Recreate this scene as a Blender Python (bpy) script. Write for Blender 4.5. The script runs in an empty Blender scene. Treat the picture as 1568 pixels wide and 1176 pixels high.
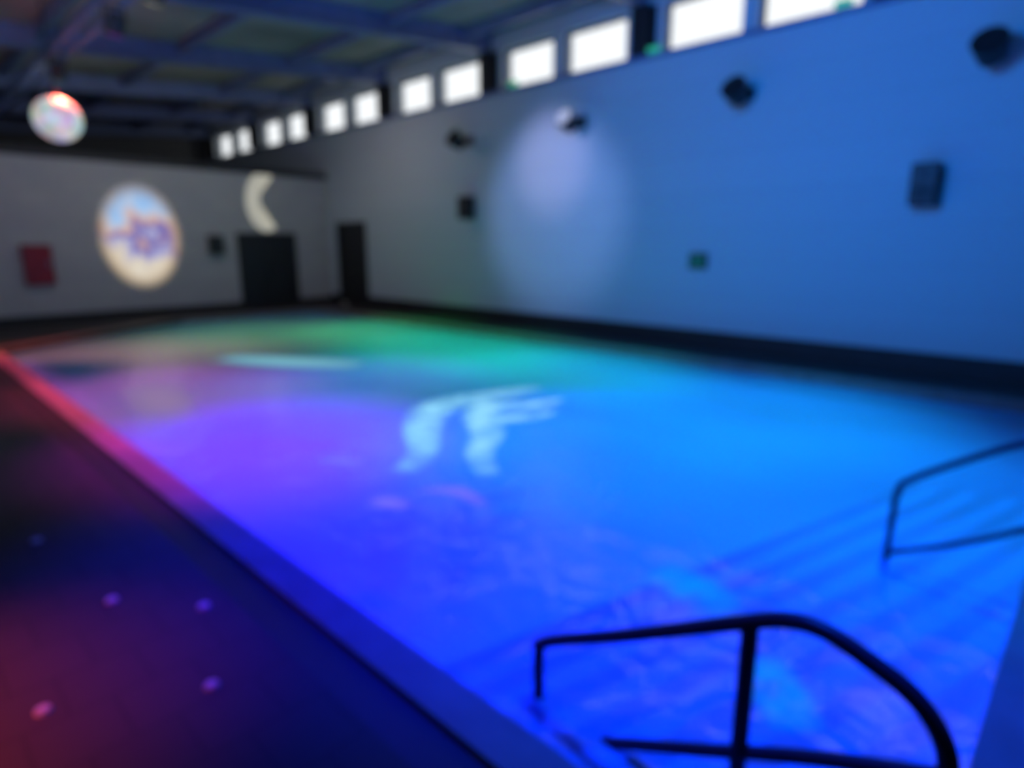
import bpy, bmesh, math, random
from mathutils import Vector, Matrix
random.seed(4)
S = bpy.context.scene
S.view_settings.view_transform = 'Standard'
S.view_settings.look = 'None'
C = S.collection

# ---------------------------------------------------------------- materials
def newmat(name):
    m = bpy.data.materials.new(name); m.use_nodes = True
    nt = m.node_tree; b = nt.nodes['Principled BSDF']
    return m, nt, b
def mat(name, col, rough=.6, metal=0, var=.15, scale=4, bump=0, spec=.5):
    m, nt, b = newmat(name)
    tc = nt.nodes.new('ShaderNodeTexCoord'); n = nt.nodes.new('ShaderNodeTexNoise')
    n.inputs['Scale'].default_value = scale; n.inputs['Detail'].default_value = 5
    nt.links.new(tc.outputs['Object'], n.inputs['Vector'])
    r = nt.nodes.new('ShaderNodeValToRGB')
    r.color_ramp.elements[0].position = .3; r.color_ramp.elements[1].position = .7
    r.color_ramp.elements[0].color = (*[c*(1-var) for c in col], 1)
    r.color_ramp.elements[1].color = (*[min(1, c*(1+var)) for c in col], 1)
    nt.links.new(n.outputs['Fac'], r.inputs['Fac']); nt.links.new(r.outputs['Color'], b.inputs['Base Color'])
    b.inputs['Roughness'].default_value = rough; b.inputs['Metallic'].default_value = metal
    b.inputs['Specular IOR Level'].default_value = spec
    if bump:
        bp = nt.nodes.new('ShaderNodeBump'); bp.inputs['Strength'].default_value = bump
        bp.inputs['Distance'].default_value = .02
        nt.links.new(n.outputs['Fac'], bp.inputs['Height']); nt.links.new(bp.outputs['Normal'], b.inputs['Normal'])
    return m
def brickmat(name, c1, c2, mortar, w, h, rough, rot=None, spec=.5):
    m, nt, b = newmat(name)
    tc = nt.nodes.new('ShaderNodeTexCoord'); mp = nt.nodes.new('ShaderNodeMapping')
    if rot: mp.inputs['Rotation'].default_value = rot
    br = nt.nodes.new('ShaderNodeTexBrick')
    br.inputs['Scale'].default_value = 1; br.inputs['Brick Width'].default_value = w
    br.inputs['Row Height'].default_value = h; br.inputs['Mortar Size'].default_value = .008
    br.inputs['Color1'].default_value = (*c1, 1); br.inputs['Color2'].default_value = (*c2, 1)
    br.inputs['Mortar'].default_value = (*mortar, 1)
    nt.links.new(tc.outputs['Object'], mp.inputs['Vector']); nt.links.new(mp.outputs['Vector'], br.inputs['Vector'])
    nt.links.new(br.outputs['Color'], b.inputs['Base Color'])
    b.inputs['Roughness'].default_value = rough; b.inputs['Specular IOR Level'].default_value = spec
    return m
def emis(name, col, st):
    m, nt, b = newmat(name)
    b.inputs['Base Color'].default_value = (*[c*.5 for c in col], 1)
    b.inputs['Emission Color'].default_value = (*col, 1); b.inputs['Emission Strength'].default_value = st
    return m

H = math.pi/2
M_wallR = brickmat('painted_block_wall', (.44,.49,.52), (.41,.46,.49), (.38,.43,.46), .6, .3, .8, rot=(H,0,H), spec=.1)
M_wallB = brickmat('painted_block_back', (.42,.41,.40), (.38,.37,.37), (.33,.33,.33), .6, .3, .8, rot=(H,0,0), spec=.2)
M_dark = mat('dark_paint', (.012,.012,.015), .6)
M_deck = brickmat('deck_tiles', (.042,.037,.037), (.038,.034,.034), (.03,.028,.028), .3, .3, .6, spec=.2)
M_cope = mat('coping_stone', (.15,.12,.12), .5, spec=.3)
M_dot = mat('light_dot_grey', (.3,.3,.32), .4)
M_basin = brickmat('basin_tiles', (.3,.5,.75), (.27,.47,.72), (.2,.3,.4), .15, .15, .3)
M_ceil = mat('ceiling_panels', (.27,.25,.21), .8, var=.35, scale=.6)
M_steel = mat('painted_steel', (.13,.17,.30), .5)
M_rail = mat('rail_steel', (.008,.012,.04), .45, metal=0, spec=.3)
M_frame = mat('window_frame', (.05,.055,.06), .5)
M_black = mat('black_plastic', (.012,.012,.014), .5)
M_nose = mat('step_nosing_rubber', (.0,.006,.04), .6)
M_red = mat('red_cabinet', (.22,.004,.015), .5)
M_white = emis('lit_lens', (.6,.65,.8), .5)

# ---------------------------------------------------------------- mesh helpers
def addbox(bm, lo, hi):
    v = [bm.verts.new((x, y, z)) for x in (lo[0], hi[0]) for y in (lo[1], hi[1]) for z in (lo[2], hi[2])]
    for f in ((0,1,3,2),(4,6,7,5),(0,4,5,1),(2,3,7,6),(0,2,6,4),(1,5,7,3)):
        bm.faces.new([v[i] for i in f])
def addprism(bm, poly, z0, z1):
    a = [bm.verts.new((x, y, z0)) for x, y in poly]; b = [bm.verts.new((x, y, z1)) for x, y in poly]
    bm.faces.new(a); bm.faces.new(b); n = len(poly)
    for i in range(n): bm.faces.new((a[i], a[(i+1) % n], b[(i+1) % n], b[i]))
def finish(bm, name, m, parent=None, bevel=0, smooth=False):
    bmesh.ops.recalc_face_normals(bm, faces=bm.faces)
    me = bpy.data.meshes.new(name); bm.to_mesh(me); bm.free()
    if smooth:
        for p in me.polygons: p.use_smooth = True
    o = bpy.data.objects.new(name, me); C.objects.link(o)
    for mm in (m if isinstance(m, (list, tuple)) else [m]): me.materials.append(mm)
    if parent: o.parent = parent
    if bevel:
        b = o.modifiers.new('b', 'BEVEL'); b.width = bevel; b.segments = 2
    return o
def boxes(name, lst, m, parent=None, bevel=0):
    bm = bmesh.new()
    for lo, hi in lst: addbox(bm, lo, hi)
    return finish(bm, name, m, parent, bevel)
def prism(name, poly, z0, z1, m, parent=None):
    bm = bmesh.new(); addprism(bm, poly, z0, z1)
    return finish(bm, name, m, parent)
def empty(name, loc=(0,0,0)):
    e = bpy.data.objects.new(name, None); e.empty_display_size = .1; C.objects.link(e); e.location = loc
    return e
def tube(name, pts, r, m, parent=None, rounded=True):
    cu = bpy.data.curves.new(name, 'CURVE'); cu.dimensions = '3D'; cu.bevel_depth = r; cu.bevel_resolution = 5
    cu.use_fill_caps = True
    sp = cu.splines.new('POLY'); sp.points.add(len(pts)-1)
    for i, p in enumerate(pts): sp.points[i].co = (*p, 1)
    o = bpy.data.objects.new(name, cu); C.objects.link(o); cu.materials.append(m)
    if parent: o.parent = parent
    return o
def smoothpath(pts, n=8):
    out = []
    P = [Vector(p) for p in pts]; P = [P[0]*2-P[1]] + P + [P[-1]*2-P[-2]]
    for i in range(1, len(P)-2):
        for k in range(n):
            t = k/n; a, b, c, d = P[i-1:i+3]
            out.append(.5*((2*b)+(-a+c)*t+(2*a-5*b+4*c-d)*t*t+(-a+3*b-3*c+d)*t**3))
    out.append(P[-2]); return out

# ---------------------------------------------------------------- dimensions (metres)
XR, XL, YB, YF, YN = 10.4, -4.0, 18.0, 27.0, -3.0
ceilz = lambda x: 6.3 - .09*(XR-x)
SILL, HEAD = 5.1, 5.9
px0, px1, py0, py1 = 1.48, 9.1, .12, 16.7
WZ = -.1

# floor with pool opening
pool_poly = [(px0,py0),(px1,py0),(px1,py1),(5.4,py1),(3.4,15.3),(px0,13.9)]
bm = bmesh.new()
def slab(x0,y0,x1,y1): addbox(bm,(x0,y0,-.3),(x1,y1,0))
cx0, cx1, cy0, cy1 = px0-.2, px1+.2, py0-.2, py1+.2
dx0 = cx0-.2
slab(XL,YN,dx0,YF); slab(cx1,YN,XR,YF); slab(dx0,YN,cx1,cy0); slab(dx0,cy1,cx1,YF)
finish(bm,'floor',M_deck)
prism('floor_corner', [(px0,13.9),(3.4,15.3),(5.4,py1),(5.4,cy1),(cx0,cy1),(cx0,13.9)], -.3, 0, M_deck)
pool = empty('swimming_pool')
boxes('overflow_channel', [((dx0,cy0,-.3),(cx0,cy1,-.02))], M_black, pool)
boxes('coping', [((cx0,cy0,-.3),(px0,13.9,.015)),((px1,cy0,-.3),(cx1,cy1,.015)),((px0,cy0,-.3),(px1,py0,.015)),((5.4,py1,-.3),(px1,cy1,.015))], M_cope, pool)
e = bmesh.new()
cp = [(px0,13.9),(3.4,15.3),(5.4,py1)]
for (a,b) in zip(cp[:-1],cp[1:]):
    d = Vector((b[0]-a[0],b[1]-a[1])).normalized(); n = Vector((-d.y,d.x))*.2
    addprism(e,[(a[0],a[1]),(b[0],b[1]),(b[0]+n.x,b[1]+n.y),(a[0]+n.x,a[1]+n.y)],-.05,.015)
finish(e,'coping_corner',M_cope,pool)
bm = bmesh.new()
addbox(bm,(px0-.1,py0-.1,-1.5),(px1+.1,py1+.1,-1.4))
addbox(bm,(px0-.1,py0-.1,-1.4),(px0,py1+.1,-.3)); addbox(bm,(px1,py0-.1,-1.4),(px1+.1,py1+.1,-.3))
addbox(bm,(px0,py0-.1,-1.4),(px1,py0,-.3)); addbox(bm,(px0,py1,-1.4),(px1,py1+.1,-.3))
finish(bm,'basin',M_basin,pool)
# angled entry steps with dark nosings
bs=bmesh.new(); bn=bmesh.new(); sl_=.25; XE=6.4
def edge_poly(y):
    xe=px0+(y-py0)/sl_
    if xe<=XE: return [(px0,py0),(xe,py0),(px0,y)]
    return [(px0,py0),(XE,py0),(XE,y-sl_*(XE-px0)),(px0,y)]
for i in range(8):
    y=py0+.27*(i+1)+.02; z=-.13-.03*i
    addprism(bs,edge_poly(y),-1.4+.001*i,z)
    x1=min(XE,px0+(y-py0)/sl_); w_=.11
    yb=y-sl_*(x1-px0)
    addprism(bn,[(px0,y-w_),(x1-w_/sl_*(.99 if x1<XE else 0),yb if x1<XE else yb-w_),(x1,yb),(px0,y)],z,z+.006)
finish(bs,'entry_steps',M_basin,pool); finish(bn,'step_nosings',M_nose,pool)

# water
mw, nt, b = newmat('pool_water'); nt.nodes.remove(b)
out = nt.nodes['Material Output']
tc=nt.nodes.new('ShaderNodeTexCoord')
n1=nt.nodes.new('ShaderNodeTexNoise'); n1.inputs['Scale'].default_value=2.4; n1.inputs['Detail'].default_value=3; n1.inputs['Distortion'].default_value=.6
nt.links.new(tc.outputs['Object'],n1.inputs['Vector'])
bp=nt.nodes.new('ShaderNodeBump'); bp.inputs['Strength'].default_value=.6; bp.inputs['Distance'].default_value=.05
nt.links.new(n1.outputs['Fac'],bp.inputs['Height'])
bp2=nt.nodes.new('ShaderNodeBump'); bp2.inputs['Strength'].default_value=1; bp2.inputs['Distance'].default_value=.10
nt.links.new(n1.outputs['Fac'],bp2.inputs['Height'])
df=nt.nodes.new('ShaderNodeBsdfDiffuse'); df.inputs['Color'].default_value=(.20,.56,1,1)
nt.links.new(bp2.outputs['Normal'],df.inputs['Normal'])
tr=nt.nodes.new('ShaderNodeBsdfTransparent'); tr.inputs['Color'].default_value=(.5,.85,1,1)
gl=nt.nodes.new('ShaderNodeBsdfGlossy'); gl.inputs['Roughness'].default_value=.17
fr=nt.nodes.new('ShaderNodeFresnel'); fr.inputs['IOR'].default_value=1.33
for x in (gl,fr): nt.links.new(bp.outputs['Normal'],x.inputs['Normal'])
m1=nt.nodes.new('ShaderNodeMixShader'); m1.inputs[0].default_value=.56
nt.links.new(df.outputs[0],m1.inputs[1]); nt.links.new(tr.outputs[0],m1.inputs[2])
m2=nt.nodes.new('ShaderNodeMixShader'); mu=nt.nodes.new('ShaderNodeMath'); mu.operation='MULTIPLY'; mu.inputs[1].default_value=.2
nt.links.new(fr.outputs[0],mu.inputs[0]); nt.links.new(mu.outputs[0],m2.inputs[0])
nt.links.new(m1.outputs[0],m2.inputs[1]); nt.links.new(gl.outputs[0],m2.inputs[2]); nt.links.new(m2.outputs[0],out.inputs['Surface'])
bm=bmesh.new(); bm.faces.new([bm.verts.new((x,y,WZ)) for x,y in pool_poly]); finish(bm,'water_surface',mw,pool)

# ---------------------------------------------------------------- walls
cols=[2.8+3.95*k for k in range(-2,7)]
wins=[]
for c in cols:
    for a,bb in ((.38,1.88),(2.14,3.58)):
        y0,y1=c+a,c+bb
        if y0>YN+.1 and y1<YF-.05: wins.append((y0,y1))
wins.sort()
D0,D1,DH=16.0,17.45,2.4
bl=[((XR,YN,0),(XR+.3,D0,SILL)),((XR,D1,0),(XR+.3,YF,SILL)),((XR,D0,DH),(XR+.3,D1,SILL)),((XR,YN,HEAD),(XR+.3,YF,ceilz(XR)))]
yy=YN
for a,bb in wins:
    bl.append(((XR,yy,SILL),(XR+.3,a,HEAD))); yy=bb
bl.append(((XR,yy,SILL),(XR+.3,YF,HEAD)))
boxes('wall_right',bl,M_wallR)
boxes('wall_left',[((XL-.3,YN,0),(XL,YF,ceilz(XL)))],M_wallB)
def gable(name,y0,y1,m,top=None,hole=None):
    bm=bmesh.new()
    f=lambda x: top if top else ceilz(x)
    P=[(XL,0),(XR,0),(XR,f(XR)),(XL,f(XL))]
    A=[bm.verts.new((x,y0,z)) for x,z in P]; B=[bm.verts.new((x,y1,z)) for x,z in P]
    bm.faces.new(A); bm.faces.new(B)
    for i in range(4): bm.faces.new((A[i],A[(i+1)%4],B[(i+1)%4],B[i]))
    return finish(bm,name,m)
gable('wall_near',YN-.3,YN,M_wallB); gable('wall_far',YF,YF+.3,mat('far_dark_wall',(.08,.08,.08)))
BT=3.75; E0,E1,EH=7.55,9.2,2.08
boxes('wall_back',[((XL,YB,0),(E0,YB+.2,BT)),((E1,YB,0),(XR,YB+.2,BT)),((E0,YB,EH),(E1,YB+.2,BT))],M_wallB)
boxes('trim_back',[((XL,YB-.04,BT),(XR,YB+.24,BT+.18))],M_dark)
boxes('baseboard_back',[((XL,YB-.03,0),(E0-.06,YB,.2)),((E1+.06,YB-.03,0),(XR-.03,YB,.2))],M_dark)
boxes('baseboard_right',[((XR-.05,YN,0),(XR,D0-.06,.3)),((XR-.05,D1+.06,0),(XR,YB,.3))],M_dark)
boxes('trim_sill',[((XR-.08,YN,SILL-.07),(XR,YF,SILL))],M_steel)
d=empty('door_1'); mid=(E0+E1)/2
boxes('leaves',[((E0+.02,YB+.03,.0),(mid-.005,YB+.15,EH)),((mid+.005,YB+.03,.0),(E1-.02,YB+.15,EH))],M_black,d,.01)
boxes('jamb',[((E0-.06,YB-.03,0),(E0+.04,YB+.12,EH)),((E1-.04,YB-.03,0),(E1+.06,YB+.12,EH)),((E0-.06,YB-.03,EH-.04),(E1+.06,YB+.12,EH+.06))],M_dark,d)
boxes('handles',[((mid-.12,YB-.02,.95),(mid-.06,YB+.03,1.2)),((mid+.06,YB-.02,.95),(mid+.12,YB+.03,1.2))],M_black,d)
d=empty('door_2'); my=(D0+D1)/2
boxes('leaves',[((XR+.03,D0,.0),(XR+.2,my-.004,DH)),((XR+.03,my+.004,.0),(XR+.2,D1,DH)),((XR+.2,D0-.1,-.1),(XR+.28,D1+.1,DH+.1))],M_black,d)
boxes('jamb',[((XR-.04,D0-.06,0),(XR+.12,D0+.04,DH)),((XR-.04,D1-.04,0),(XR+.12,D1+.06,DH)),((XR-.04,D0-.06,DH-.04),(XR+.12,D1+.06,DH+.06))],M_dark,d)
mg,nt,b=newmat('window_glass'); nt.nodes.remove(b)
t=nt.nodes.new('ShaderNodeBsdfTransparent'); g=nt.nodes.new('ShaderNodeBsdfGlossy'); g.inputs['Roughness'].default_value=.05
mx=nt.nodes.new('ShaderNodeMixShader'); mx.inputs[0].default_value=.06
nt.links.new(t.outputs[0],mx.inputs[1]); nt.links.new(g.outputs[0],mx.inputs[2]); nt.links.new(mx.outputs[0],nt.nodes['Material Output'].inputs['Surface'])
for i,(a,bb) in enumerate(wins):
    w=empty('window_%d'%(i+1)); X0,X1=XR+.1,XR+.18; t_=.04
    boxes('frame',[((X0,a,SILL),(X1,a+t_,HEAD)),((X0,bb-t_,SILL),(X1,bb,HEAD)),((X0,a+t_,SILL),(X1,bb-t_,SILL+t_)),((X0,a+t_,HEAD-t_),(X1,bb-t_,HEAD))],M_frame,w)
    boxes('pane',[((XR+.135,a+t_,SILL+t_),(XR+.145,bb-t_,HEAD-t_))],mg,w)

# ---------------------------------------------------------------- ceiling + steelwork
bm=bmesh.new()
P=[(XL-.3,ceilz(XL-.3)),(XR+.3,ceilz(XR+.3)),(XR+.3,ceilz(XR+.3)+.2),(XL-.3,ceilz(XL-.3)+.2)]
A=[bm.verts.new((x,YN-.3,z)) for x,z in P]; B=[bm.verts.new((x,YF+.3,z)) for x,z in P]
bm.faces.new(A); bm.faces.new(B)
for i in range(4): bm.faces.new((A[i],A[(i+1)%4],B[(i+1)%4],B[i]))
finish(bm,'ceiling',M_ceil)
def ibeamX(name,y,depth=.38,w=.22):
    bm=bmesh.new()
    def seg(z0,z1,hw):
        P=[(XL,z0-.09*(XR-XL)),(XR,z0),(XR,z1),(XL,z1-.09*(XR-XL))]
        A=[bm.verts.new((x,y-hw,z)) for x,z in P]; B=[bm.verts.new((x,y+hw,z)) for x,z in P]
        bm.faces.new(A); bm.faces.new(B)
        for i in range(4): bm.faces.new((A[i],A[(i+1)%4],B[(i+1)%4],B[i]))
    top=6.3; seg(top-depth,top-depth+.03,w/2); seg(top-.03,top-.001,w/2); seg(top-depth+.03,top-.03,.02)
    return finish(bm,name,M_steel)
for c in cols:
    if YN<c<YF: ibeamX('roof_beam',c)
for c in cols:
    if YN<c<YF: boxes('steel_column',[((XR-.2,c-.17,SILL),(XR-.17,c+.17,5.9)),((XR-.03,c-.25,SILL),(XR,c+.25,5.9)),((XR-.17,c-.02,SILL),(XR-.03,c+.02,5.9))],M_black)
pur=[]
for x in (-2.,.5,2.9,5.3,7.7,9.6):
    z=ceilz(x); pur.append(((x-.06,YN,z-.2),(x+.06,YF,z-.01)))
boxes('roof_purlins',pur,M_steel)
boxes('lighting_truss',[((2.75,YN,4.92),(2.81,YF,4.98)),((3.0,YN,4.92),(3.06,YF,4.98)),((2.87,YN,5.15),(2.93,YF,5.21))]+
      [((2.75,y,4.94),(3.06,y+.03,4.97)) for y in [YN+.5*k for k in range(1,60)]],M_steel)

# small coloured stage lamps hanging under the truss
for y,c in ((10.2,(.55,.02,.4)),(8.6,(.75,.7,.35)),(13.6,(.05,.5,.3))):
    e=empty('stage_lamp')
    Mx=Matrix.Translation((2.9,y,4.70))@Matrix.Rotation(math.radians(35),4,'X')
    bm=bmesh.new(); bmesh.ops.create_cone(bm,cap_ends=True,segments=20,radius1=.12,radius2=.08,depth=.24,matrix=Mx); finish(bm,'can',M_black,e)
    bm=bmesh.new(); bmesh.ops.create_cone(bm,cap_ends=True,segments=20,radius1=.105,radius2=.105,depth=.01,matrix=Mx@Matrix.Translation((0,0,-.126))); finish(bm,'lens',emis('gel',c,.8),e)
    boxes('yoke',[((2.77,y-.02,4.66),(2.785,y+.02,4.90)),((3.015,y-.02,4.66),(3.03,y+.02,4.90)),((2.77,y-.02,4.90),(3.03,y+.02,4.92))],M_black,e)

# ---------------------------------------------------------------- rails
def rail(name,X,top,posts,low,r=.027):
    e=empty(name)
    tube('top_rail',smoothpath([(X,y,z) for y,z in top]),r,M_rail,e)
    for k,(y,z0,z1) in enumerate(posts): tube('post_%d'%(k+1),[(X,y,z0),(X,y,z1)],r*1.05,M_rail,e)
    tube('lower_rail',smoothpath([(X,y,z) for y,z in low]),r*.9,M_rail,e)
    return e
rail('pool_handrail',1.75,[(1.53,-.55),(1.53,-.1),(1.53,.10),(1.49,.18),(1.1,.40),(.72,.624),(.56,.71),(.45,.725),(.33,.69),(.22,.64),(.15,.56),(.12,.45),(.10,.2),(.06,.02)],[(.66,-.34,.65)],[(1.5,-.30),(1.17,-.11),(.8,.10),(.43,.31),(.13,.45)])
rail('pool_handrail',4.12,[(.78,-.2),(.77,.1),(.76,.36),(.70,.45),(.5,.60),(.23,.776),(.1,.80),(0,.74),(-.04,.6),(-.04,.02)],[],[(.77,-.05),(.39,.155),(.16,.31),(-.03,.42)],r=.02)

# ---------------------------------------------------------------- wall-mounted items
def floodlight(y,z,lens):
    e=empty('wall_floodlight')
    X=XR
    boxes('bracket',[((X-.04,y-.12,z-.1),(X,y+.12,z+.1)),((X-.3,y-.03,z-.02),(X-.04,y+.03,z+.02))],M_black,e)
    bm=bmesh.new(); bmesh.ops.create_cone(bm,cap_ends=True,segments=24,radius1=.2,radius2=.13,depth=.32,matrix=Matrix.Translation((X-.42,y,z-.05))@Matrix.Rotation(math.radians(-60),4,'Y')@Matrix.Rotation(math.pi,4,'X'))
    finish(bm,'housing',M_black,e)
    bm=bmesh.new(); bmesh.ops.create_cone(bm,cap_ends=True,segments=24,radius1=.17,radius2=.17,depth=.02,matrix=Matrix.Translation((X-.42,y,z-.05))@Matrix.Rotation(math.radians(-60),4,'Y')@Matrix.Translation((0,0,.165)))
    finish(bm,'lens',lens,e)
for y,l in ((1.55,M_black),(4.75,M_black),(8.13,M_white),(11.4,M_black)): floodlight(y,4.17,l)
def speaker(name,lo,hi,axis):
    e=empty(name); boxes('cabinet',[(lo,hi)],M_black,e,.02)
    cx,cy,cz=[(a+b_)/2 for a,b_ in zip(lo,hi)]
    for k,(dz,r) in enumerate(((-.1,.11),(.14,.05))):
        bm=bmesh.new()
        Mx=(Matrix.Translation((lo[0]-.008,cy,cz+dz))@Matrix.Rotation(H,4,'Y')) if axis=='x' else (Matrix.Translation((cx,lo[1]-.008,cz+dz))@Matrix.Rotation(H,4,'X'))
        bmesh.ops.create_cone(bm,cap_ends=True,segments=24,radius1=r,radius2=r*.9,depth=.02,matrix=Mx); finish(bm,'driver_%d'%(k+1),M_dark,e)
speaker('loudspeaker',(XR-.3,1.93,2.32),(XR-.002,2.25,2.88),'x')
speaker('loudspeaker',(XR-.3,11.25,2.4),(XR-.002,11.57,2.92),'x')
speaker('loudspeaker',(6.7,YB-.25,1.55),(7.05,YB-.002,2.05),'y')
e=empty('exit_sign'); boxes('housing',[((XR-.05,5.25,1.38),(XR,5.6,1.66))],M_black,e,.01); boxes('panel',[((XR-.06,5.28,1.41),(XR-.05,5.57,1.63))],emis('exit_green',(.0,.18,.12),.15),e)
e=empty('fire_hose_cabinet'); boxes('body',[((2.6,YB-.18,.9),(3.15,YB,1.8))],M_red,e,.02); boxes('handle',[((3.05,YB-.2,1.3),(3.09,YB-.18,1.45))],M_steel,e)
for y in (9.9,6.48,3.4):
    e=empty('green_indicator_lamp'); boxes('body',[((XR-.14,y-.12,SILL),(XR-.08,y+.12,SILL+.09))],emis('ind_green',(.05,.7,.35),.4),e,.01)

# ---------------------------------------------------------------- mirror ball
e=empty('mirror_ball')
mb,nt,b=newmat('glowing_mirror_tiles')
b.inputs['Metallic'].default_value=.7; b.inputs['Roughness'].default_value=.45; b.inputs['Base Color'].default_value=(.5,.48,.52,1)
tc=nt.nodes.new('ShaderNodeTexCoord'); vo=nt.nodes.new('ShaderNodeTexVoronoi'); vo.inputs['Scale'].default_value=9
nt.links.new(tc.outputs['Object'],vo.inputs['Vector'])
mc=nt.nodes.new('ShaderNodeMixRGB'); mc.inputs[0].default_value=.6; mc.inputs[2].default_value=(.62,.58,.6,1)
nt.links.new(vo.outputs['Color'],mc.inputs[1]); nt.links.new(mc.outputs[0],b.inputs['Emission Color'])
b.inputs['Emission Strength'].default_value=.75  # brightness painted into the tiles as glow; the ball is no lamp
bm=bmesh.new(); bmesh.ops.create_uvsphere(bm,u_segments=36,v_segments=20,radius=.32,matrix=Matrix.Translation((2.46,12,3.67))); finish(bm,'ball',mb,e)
tube('hanging_rod',[(2.46,12,3.98),(2.46,12,ceilz(2.46)-.01)],.012,M_black,e)
bm=bmesh.new(); bmesh.ops.create_cone(bm,cap_ends=True,segments=20,radius1=.08,radius2=.05,depth=.12,matrix=Matrix.Translation((2.46,12,4.04))); finish(bm,'motor_cap',M_black,e)

# ---------------------------------------------------------------- projected pictures, painted as glowing flat shapes
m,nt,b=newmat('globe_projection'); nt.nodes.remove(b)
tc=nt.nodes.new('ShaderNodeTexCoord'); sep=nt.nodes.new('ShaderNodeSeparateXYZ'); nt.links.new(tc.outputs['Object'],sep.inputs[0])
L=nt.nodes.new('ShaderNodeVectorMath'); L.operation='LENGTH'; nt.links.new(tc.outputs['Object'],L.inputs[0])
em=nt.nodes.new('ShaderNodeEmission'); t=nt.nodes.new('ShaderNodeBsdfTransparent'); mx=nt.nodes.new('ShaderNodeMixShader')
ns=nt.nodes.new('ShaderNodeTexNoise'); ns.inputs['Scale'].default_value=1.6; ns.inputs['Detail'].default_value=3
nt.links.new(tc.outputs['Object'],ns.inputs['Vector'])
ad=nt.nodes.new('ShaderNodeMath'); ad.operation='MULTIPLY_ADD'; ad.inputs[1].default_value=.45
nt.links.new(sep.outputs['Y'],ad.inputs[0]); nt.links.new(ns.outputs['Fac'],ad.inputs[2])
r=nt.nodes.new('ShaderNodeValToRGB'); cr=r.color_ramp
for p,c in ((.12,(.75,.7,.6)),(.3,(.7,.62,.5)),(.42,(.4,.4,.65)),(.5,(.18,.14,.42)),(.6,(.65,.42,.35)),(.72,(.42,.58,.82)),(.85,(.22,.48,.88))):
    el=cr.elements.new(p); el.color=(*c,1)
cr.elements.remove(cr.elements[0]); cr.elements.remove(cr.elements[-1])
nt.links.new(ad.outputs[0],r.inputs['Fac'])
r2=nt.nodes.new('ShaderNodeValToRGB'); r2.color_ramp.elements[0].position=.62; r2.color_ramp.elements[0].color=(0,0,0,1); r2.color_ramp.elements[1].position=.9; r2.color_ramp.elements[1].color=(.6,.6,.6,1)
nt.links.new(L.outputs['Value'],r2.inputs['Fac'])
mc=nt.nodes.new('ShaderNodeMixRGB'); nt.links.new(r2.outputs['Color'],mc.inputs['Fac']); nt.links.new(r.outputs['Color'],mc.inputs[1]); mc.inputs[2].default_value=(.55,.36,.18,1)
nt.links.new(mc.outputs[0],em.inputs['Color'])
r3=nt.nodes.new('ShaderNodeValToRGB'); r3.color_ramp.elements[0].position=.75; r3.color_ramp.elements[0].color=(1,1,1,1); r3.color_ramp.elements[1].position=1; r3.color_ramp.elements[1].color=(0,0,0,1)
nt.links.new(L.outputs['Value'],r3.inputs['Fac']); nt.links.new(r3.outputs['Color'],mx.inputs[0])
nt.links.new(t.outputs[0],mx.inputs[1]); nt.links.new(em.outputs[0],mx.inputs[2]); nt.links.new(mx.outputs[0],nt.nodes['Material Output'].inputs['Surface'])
bm=bmesh.new(); bmesh.ops.create_circle(bm,cap_ends=True,segments=64,radius=1)
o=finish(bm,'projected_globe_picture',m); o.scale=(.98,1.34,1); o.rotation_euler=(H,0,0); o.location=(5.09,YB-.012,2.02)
# crescent moon
bm=bmesh.new(); pts=[]
for k in range(33):
    a=math.radians(60+240*k/32); pts.append((.55*math.cos(a),.82*math.sin(a)))
for k in range(1,32):
    a=math.radians(-90+180*k/32); pts.append((.275-.42*math.cos(a),.71*math.sin(a)))
bm.faces.new([bm.verts.new((x,0,z)) for x,z in pts])
bmesh.ops.triangulate(bm,faces=bm.faces)
o=finish(bm,'projected_moon_picture',emis('moon_light',(.58,.56,.47),.58)); o.location=(8.4,YB-.012,3.0)

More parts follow.
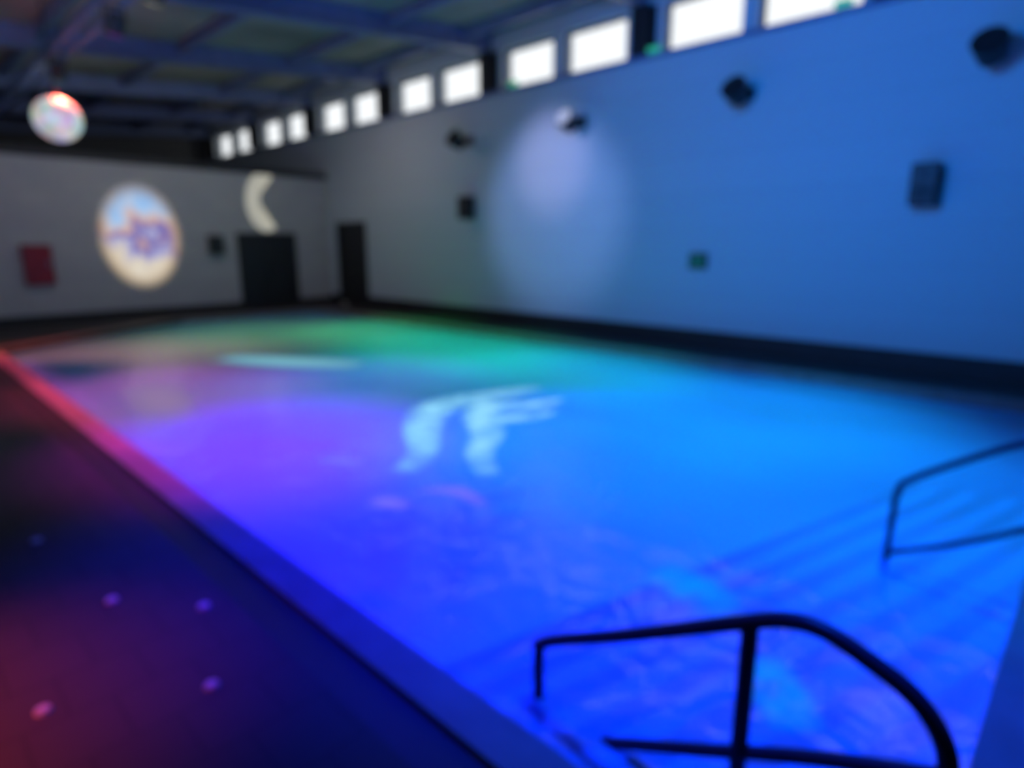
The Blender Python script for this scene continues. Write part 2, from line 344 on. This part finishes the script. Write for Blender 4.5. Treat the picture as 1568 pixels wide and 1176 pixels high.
# emissive ribbons over the water: painted dolphin projection, plus painted reflections and glints
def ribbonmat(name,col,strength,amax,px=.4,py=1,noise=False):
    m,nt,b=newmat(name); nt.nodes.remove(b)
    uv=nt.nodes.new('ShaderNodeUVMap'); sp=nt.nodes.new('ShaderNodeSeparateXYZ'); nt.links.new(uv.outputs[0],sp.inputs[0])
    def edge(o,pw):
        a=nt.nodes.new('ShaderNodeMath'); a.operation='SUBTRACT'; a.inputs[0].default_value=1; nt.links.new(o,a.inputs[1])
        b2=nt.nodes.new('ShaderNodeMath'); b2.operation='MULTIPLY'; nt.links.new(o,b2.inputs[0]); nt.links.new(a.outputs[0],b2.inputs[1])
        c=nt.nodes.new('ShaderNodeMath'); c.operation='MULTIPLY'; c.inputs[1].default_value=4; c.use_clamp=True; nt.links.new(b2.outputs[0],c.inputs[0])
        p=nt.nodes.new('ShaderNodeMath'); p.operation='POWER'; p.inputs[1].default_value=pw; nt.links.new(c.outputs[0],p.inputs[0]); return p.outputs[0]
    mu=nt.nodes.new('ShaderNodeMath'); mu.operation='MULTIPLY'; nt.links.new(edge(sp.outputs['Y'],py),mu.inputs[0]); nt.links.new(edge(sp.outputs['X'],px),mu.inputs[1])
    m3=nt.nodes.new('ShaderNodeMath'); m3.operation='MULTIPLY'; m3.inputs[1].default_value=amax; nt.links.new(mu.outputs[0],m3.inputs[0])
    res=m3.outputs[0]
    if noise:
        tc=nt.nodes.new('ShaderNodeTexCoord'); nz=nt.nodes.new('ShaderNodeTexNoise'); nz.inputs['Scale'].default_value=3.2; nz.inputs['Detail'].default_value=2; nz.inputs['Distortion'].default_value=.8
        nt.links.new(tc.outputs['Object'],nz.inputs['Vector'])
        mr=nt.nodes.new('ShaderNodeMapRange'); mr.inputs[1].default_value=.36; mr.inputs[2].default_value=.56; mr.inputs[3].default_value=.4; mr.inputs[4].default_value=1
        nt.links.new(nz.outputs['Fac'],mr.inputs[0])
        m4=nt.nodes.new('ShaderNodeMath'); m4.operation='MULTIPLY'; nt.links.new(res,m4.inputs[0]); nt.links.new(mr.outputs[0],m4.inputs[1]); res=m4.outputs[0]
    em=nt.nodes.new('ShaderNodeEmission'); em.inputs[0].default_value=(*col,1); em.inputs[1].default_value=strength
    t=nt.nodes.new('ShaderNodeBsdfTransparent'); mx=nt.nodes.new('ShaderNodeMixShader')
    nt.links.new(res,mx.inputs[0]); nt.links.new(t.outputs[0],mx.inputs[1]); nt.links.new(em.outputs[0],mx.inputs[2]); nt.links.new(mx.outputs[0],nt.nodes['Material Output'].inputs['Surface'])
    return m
def ribbon(name,pts,widths,m,parent,z):
    P=smoothpath([(x,y,z) for x,y in pts],8); n=len(P)
    bm=bmesh.new(); uvl=bm.loops.layers.uv.new('UVMap'); rows=[]
    for i,p in enumerate(P):
        a=P[max(0,i-1)]; c=P[min(n-1,i+1)]; d=(c-a).normalized(); nn=Vector((-d.y,d.x,0))
        f=i/(n-1)*(len(widths)-1); k=min(int(f),len(widths)-2); w=widths[k]*(1-f+k)+widths[k+1]*(f-k)
        rows.append((bm.verts.new(p+nn*w/2),bm.verts.new(p-nn*w/2)))
    for i in range(n-1):
        f=bm.faces.new((rows[i][0],rows[i][1],rows[i+1][1],rows[i+1][0]))
        for l,uv in zip(f.loops,((i/(n-1),0),(i/(n-1),1),((i+1)/(n-1),1),((i+1)/(n-1),0))): l[uvl].uv=uv
    return finish(bm,name,m,parent)
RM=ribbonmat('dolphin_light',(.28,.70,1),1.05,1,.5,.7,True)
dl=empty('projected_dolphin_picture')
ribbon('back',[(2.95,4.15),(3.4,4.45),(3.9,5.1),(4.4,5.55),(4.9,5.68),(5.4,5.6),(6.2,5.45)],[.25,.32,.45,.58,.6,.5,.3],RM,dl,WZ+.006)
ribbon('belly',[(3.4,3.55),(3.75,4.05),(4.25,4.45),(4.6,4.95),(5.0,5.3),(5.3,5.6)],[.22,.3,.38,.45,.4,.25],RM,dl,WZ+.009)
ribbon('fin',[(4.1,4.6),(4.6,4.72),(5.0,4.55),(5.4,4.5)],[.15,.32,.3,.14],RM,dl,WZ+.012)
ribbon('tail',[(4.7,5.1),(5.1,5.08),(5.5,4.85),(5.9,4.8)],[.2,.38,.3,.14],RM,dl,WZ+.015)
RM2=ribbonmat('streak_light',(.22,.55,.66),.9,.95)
sl=empty('painted_light_streak')
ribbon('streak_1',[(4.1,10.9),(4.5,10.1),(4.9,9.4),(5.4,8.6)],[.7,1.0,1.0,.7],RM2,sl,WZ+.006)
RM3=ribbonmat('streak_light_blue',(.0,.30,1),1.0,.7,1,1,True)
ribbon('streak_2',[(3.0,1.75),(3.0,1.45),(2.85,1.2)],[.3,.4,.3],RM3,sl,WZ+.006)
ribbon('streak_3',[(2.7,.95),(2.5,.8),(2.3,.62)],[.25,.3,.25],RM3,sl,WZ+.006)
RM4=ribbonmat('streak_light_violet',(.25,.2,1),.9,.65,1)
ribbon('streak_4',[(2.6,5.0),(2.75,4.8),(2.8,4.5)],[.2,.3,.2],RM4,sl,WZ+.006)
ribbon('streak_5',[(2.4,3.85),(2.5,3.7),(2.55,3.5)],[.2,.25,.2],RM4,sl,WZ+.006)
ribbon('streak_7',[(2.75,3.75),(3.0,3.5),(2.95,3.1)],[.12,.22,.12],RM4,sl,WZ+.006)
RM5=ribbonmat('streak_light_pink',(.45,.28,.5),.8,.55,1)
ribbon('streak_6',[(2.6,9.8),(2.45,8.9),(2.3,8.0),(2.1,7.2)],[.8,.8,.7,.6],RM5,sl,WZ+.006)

# ---------------------------------------------------------------- pale discs painting mirror-ball light dots on the deck
for x,y in ((.75,2.47),(.23,2.8),(.64,3.5),(.95,3.1),(.5,4.6)):
    bm=bmesh.new(); bmesh.ops.create_cone(bm,cap_ends=True,segments=24,radius1=.03,radius2=.026,depth=.012,matrix=Matrix.Translation((x,y,.006))); finish(bm,'deck_light_dot',M_dot)

# ---------------------------------------------------------------- lights
def spot(name,loc,tgt,col,W,ang,blend=1,rad=.15):
    l=bpy.data.lights.new(name,'SPOT'); l.energy=W; l.color=col; l.spot_size=math.radians(ang); l.spot_blend=blend; l.shadow_soft_size=rad
    o=bpy.data.objects.new(name,l); C.objects.link(o); o.location=loc
    o.rotation_euler=(Vector(tgt)-Vector(loc)).to_track_quat('-Z','Y').to_euler(); return o
def down(x,y,col,W,ang=60):
    spot('pool_spot',(x,y,4.75),(x,y,0),col,W,ang)
k=2800
down(7.4,8.8,(0,.52,.14),k,68)
down(8.2,12.0,(0,.34,.07),k,60)
down(5.9,13.0,(.22,.24,.02),k,80)
down(2.8,12.2,(.75,.10,.05),k,75)
down(2.6,8.9,(.80,.05,.22),k,55)
down(2.6,5.9,(.75,.0,1),k,52)
down(2.2,3.3,(0,.0,1.25),k,56)
down(4.8,3.8,(0,.15,1.1),k,56)
down(7.0,2.8,(0,.29,.42),k,60)
down(2.9,1.0,(0,.06,1.05),k,54)
down(5.4,.8,(0,.20,.6),k,58)
down(7.4,6.0,(0,.42,.28),k,60)
down(4.9,7.8,(.16,.11,.36),k,56)
spot('wall_wash_blue',(3.5,3.0,4.4),(XR,3.9,2.7),(.0,.16,.70),1750,88,.6)
spot('wall_spot_lavender',(5.2,8.9,4.4),(XR,8.9,2.6),(.30,.45,1),560,46,.7)
spot('wall_spot_lavender',(5.6,8.9,4.7),(XR,8.9,3.5),(.9,.7,1),300,30,1)
spot('deck_spot_red',(-2.9,3.3,3.0),(-.75,3.0,0),(1,.08,.08),2100,38,1)
def area(name,loc,tgt,col,W,sx,sy,spread=None):
    l=bpy.data.lights.new(name,'AREA'); l.shape='RECTANGLE'; l.size=sx; l.size_y=sy; l.energy=W; l.color=col
    if spread: l.spread=math.radians(spread)
    o=bpy.data.objects.new(name,l); C.objects.link(o); o.location=loc
    o.rotation_euler=(Vector(tgt)-Vector(loc)).to_track_quat('-Z','Y').to_euler(); return o
area('back_wall_fill',(5,14.5,4.7),(4.5,18,2.2),(1,.93,.86),26,5,.3)  # added fill that brightens the back wall, no fitting known there
area('side_wall_light',(8,13.8,4.7),(XR,13.8,2.5),(1,.80,.76),16,3,.3)
area('ceiling_fill',(-2.5,6,3.2),(3,11,6),(.55,.7,1),190,6,.4)  # added out-of-view fill to lift the ceiling and beams
o=area('edge_strip_light',(1.45,9.7,3.6),(1.5,9.7,0),(1,.04,.2),20,.1,7,16); o.rotation_euler=(0,0,0)

w=bpy.data.worlds.new('World'); S.world=w; w.use_nodes=True
bg=w.node_tree.nodes['Background']; bg.inputs[0].default_value=(.95,.98,1,1); bg.inputs[1].default_value=1.2

# ---------------------------------------------------------------- camera
cam=bpy.data.cameras.new('camera'); co=bpy.data.objects.new('camera',cam); C.objects.link(co); S.camera=co
cam.sensor_width=36; cam.lens=950/1568*36; cam.clip_start=.02
p=math.radians(12.64)
Fh=Vector((.7193,.6947,0)); fw=Fh*math.cos(p)-Vector((0,0,1))*math.sin(p)
co.location=(0,0,1.8); co.rotation_euler=fw.to_track_quat('-Z','Y').to_euler()
cam.dof.use_dof=True; cam.dof.focus_distance=.3; cam.dof.aperture_fstop=3.5
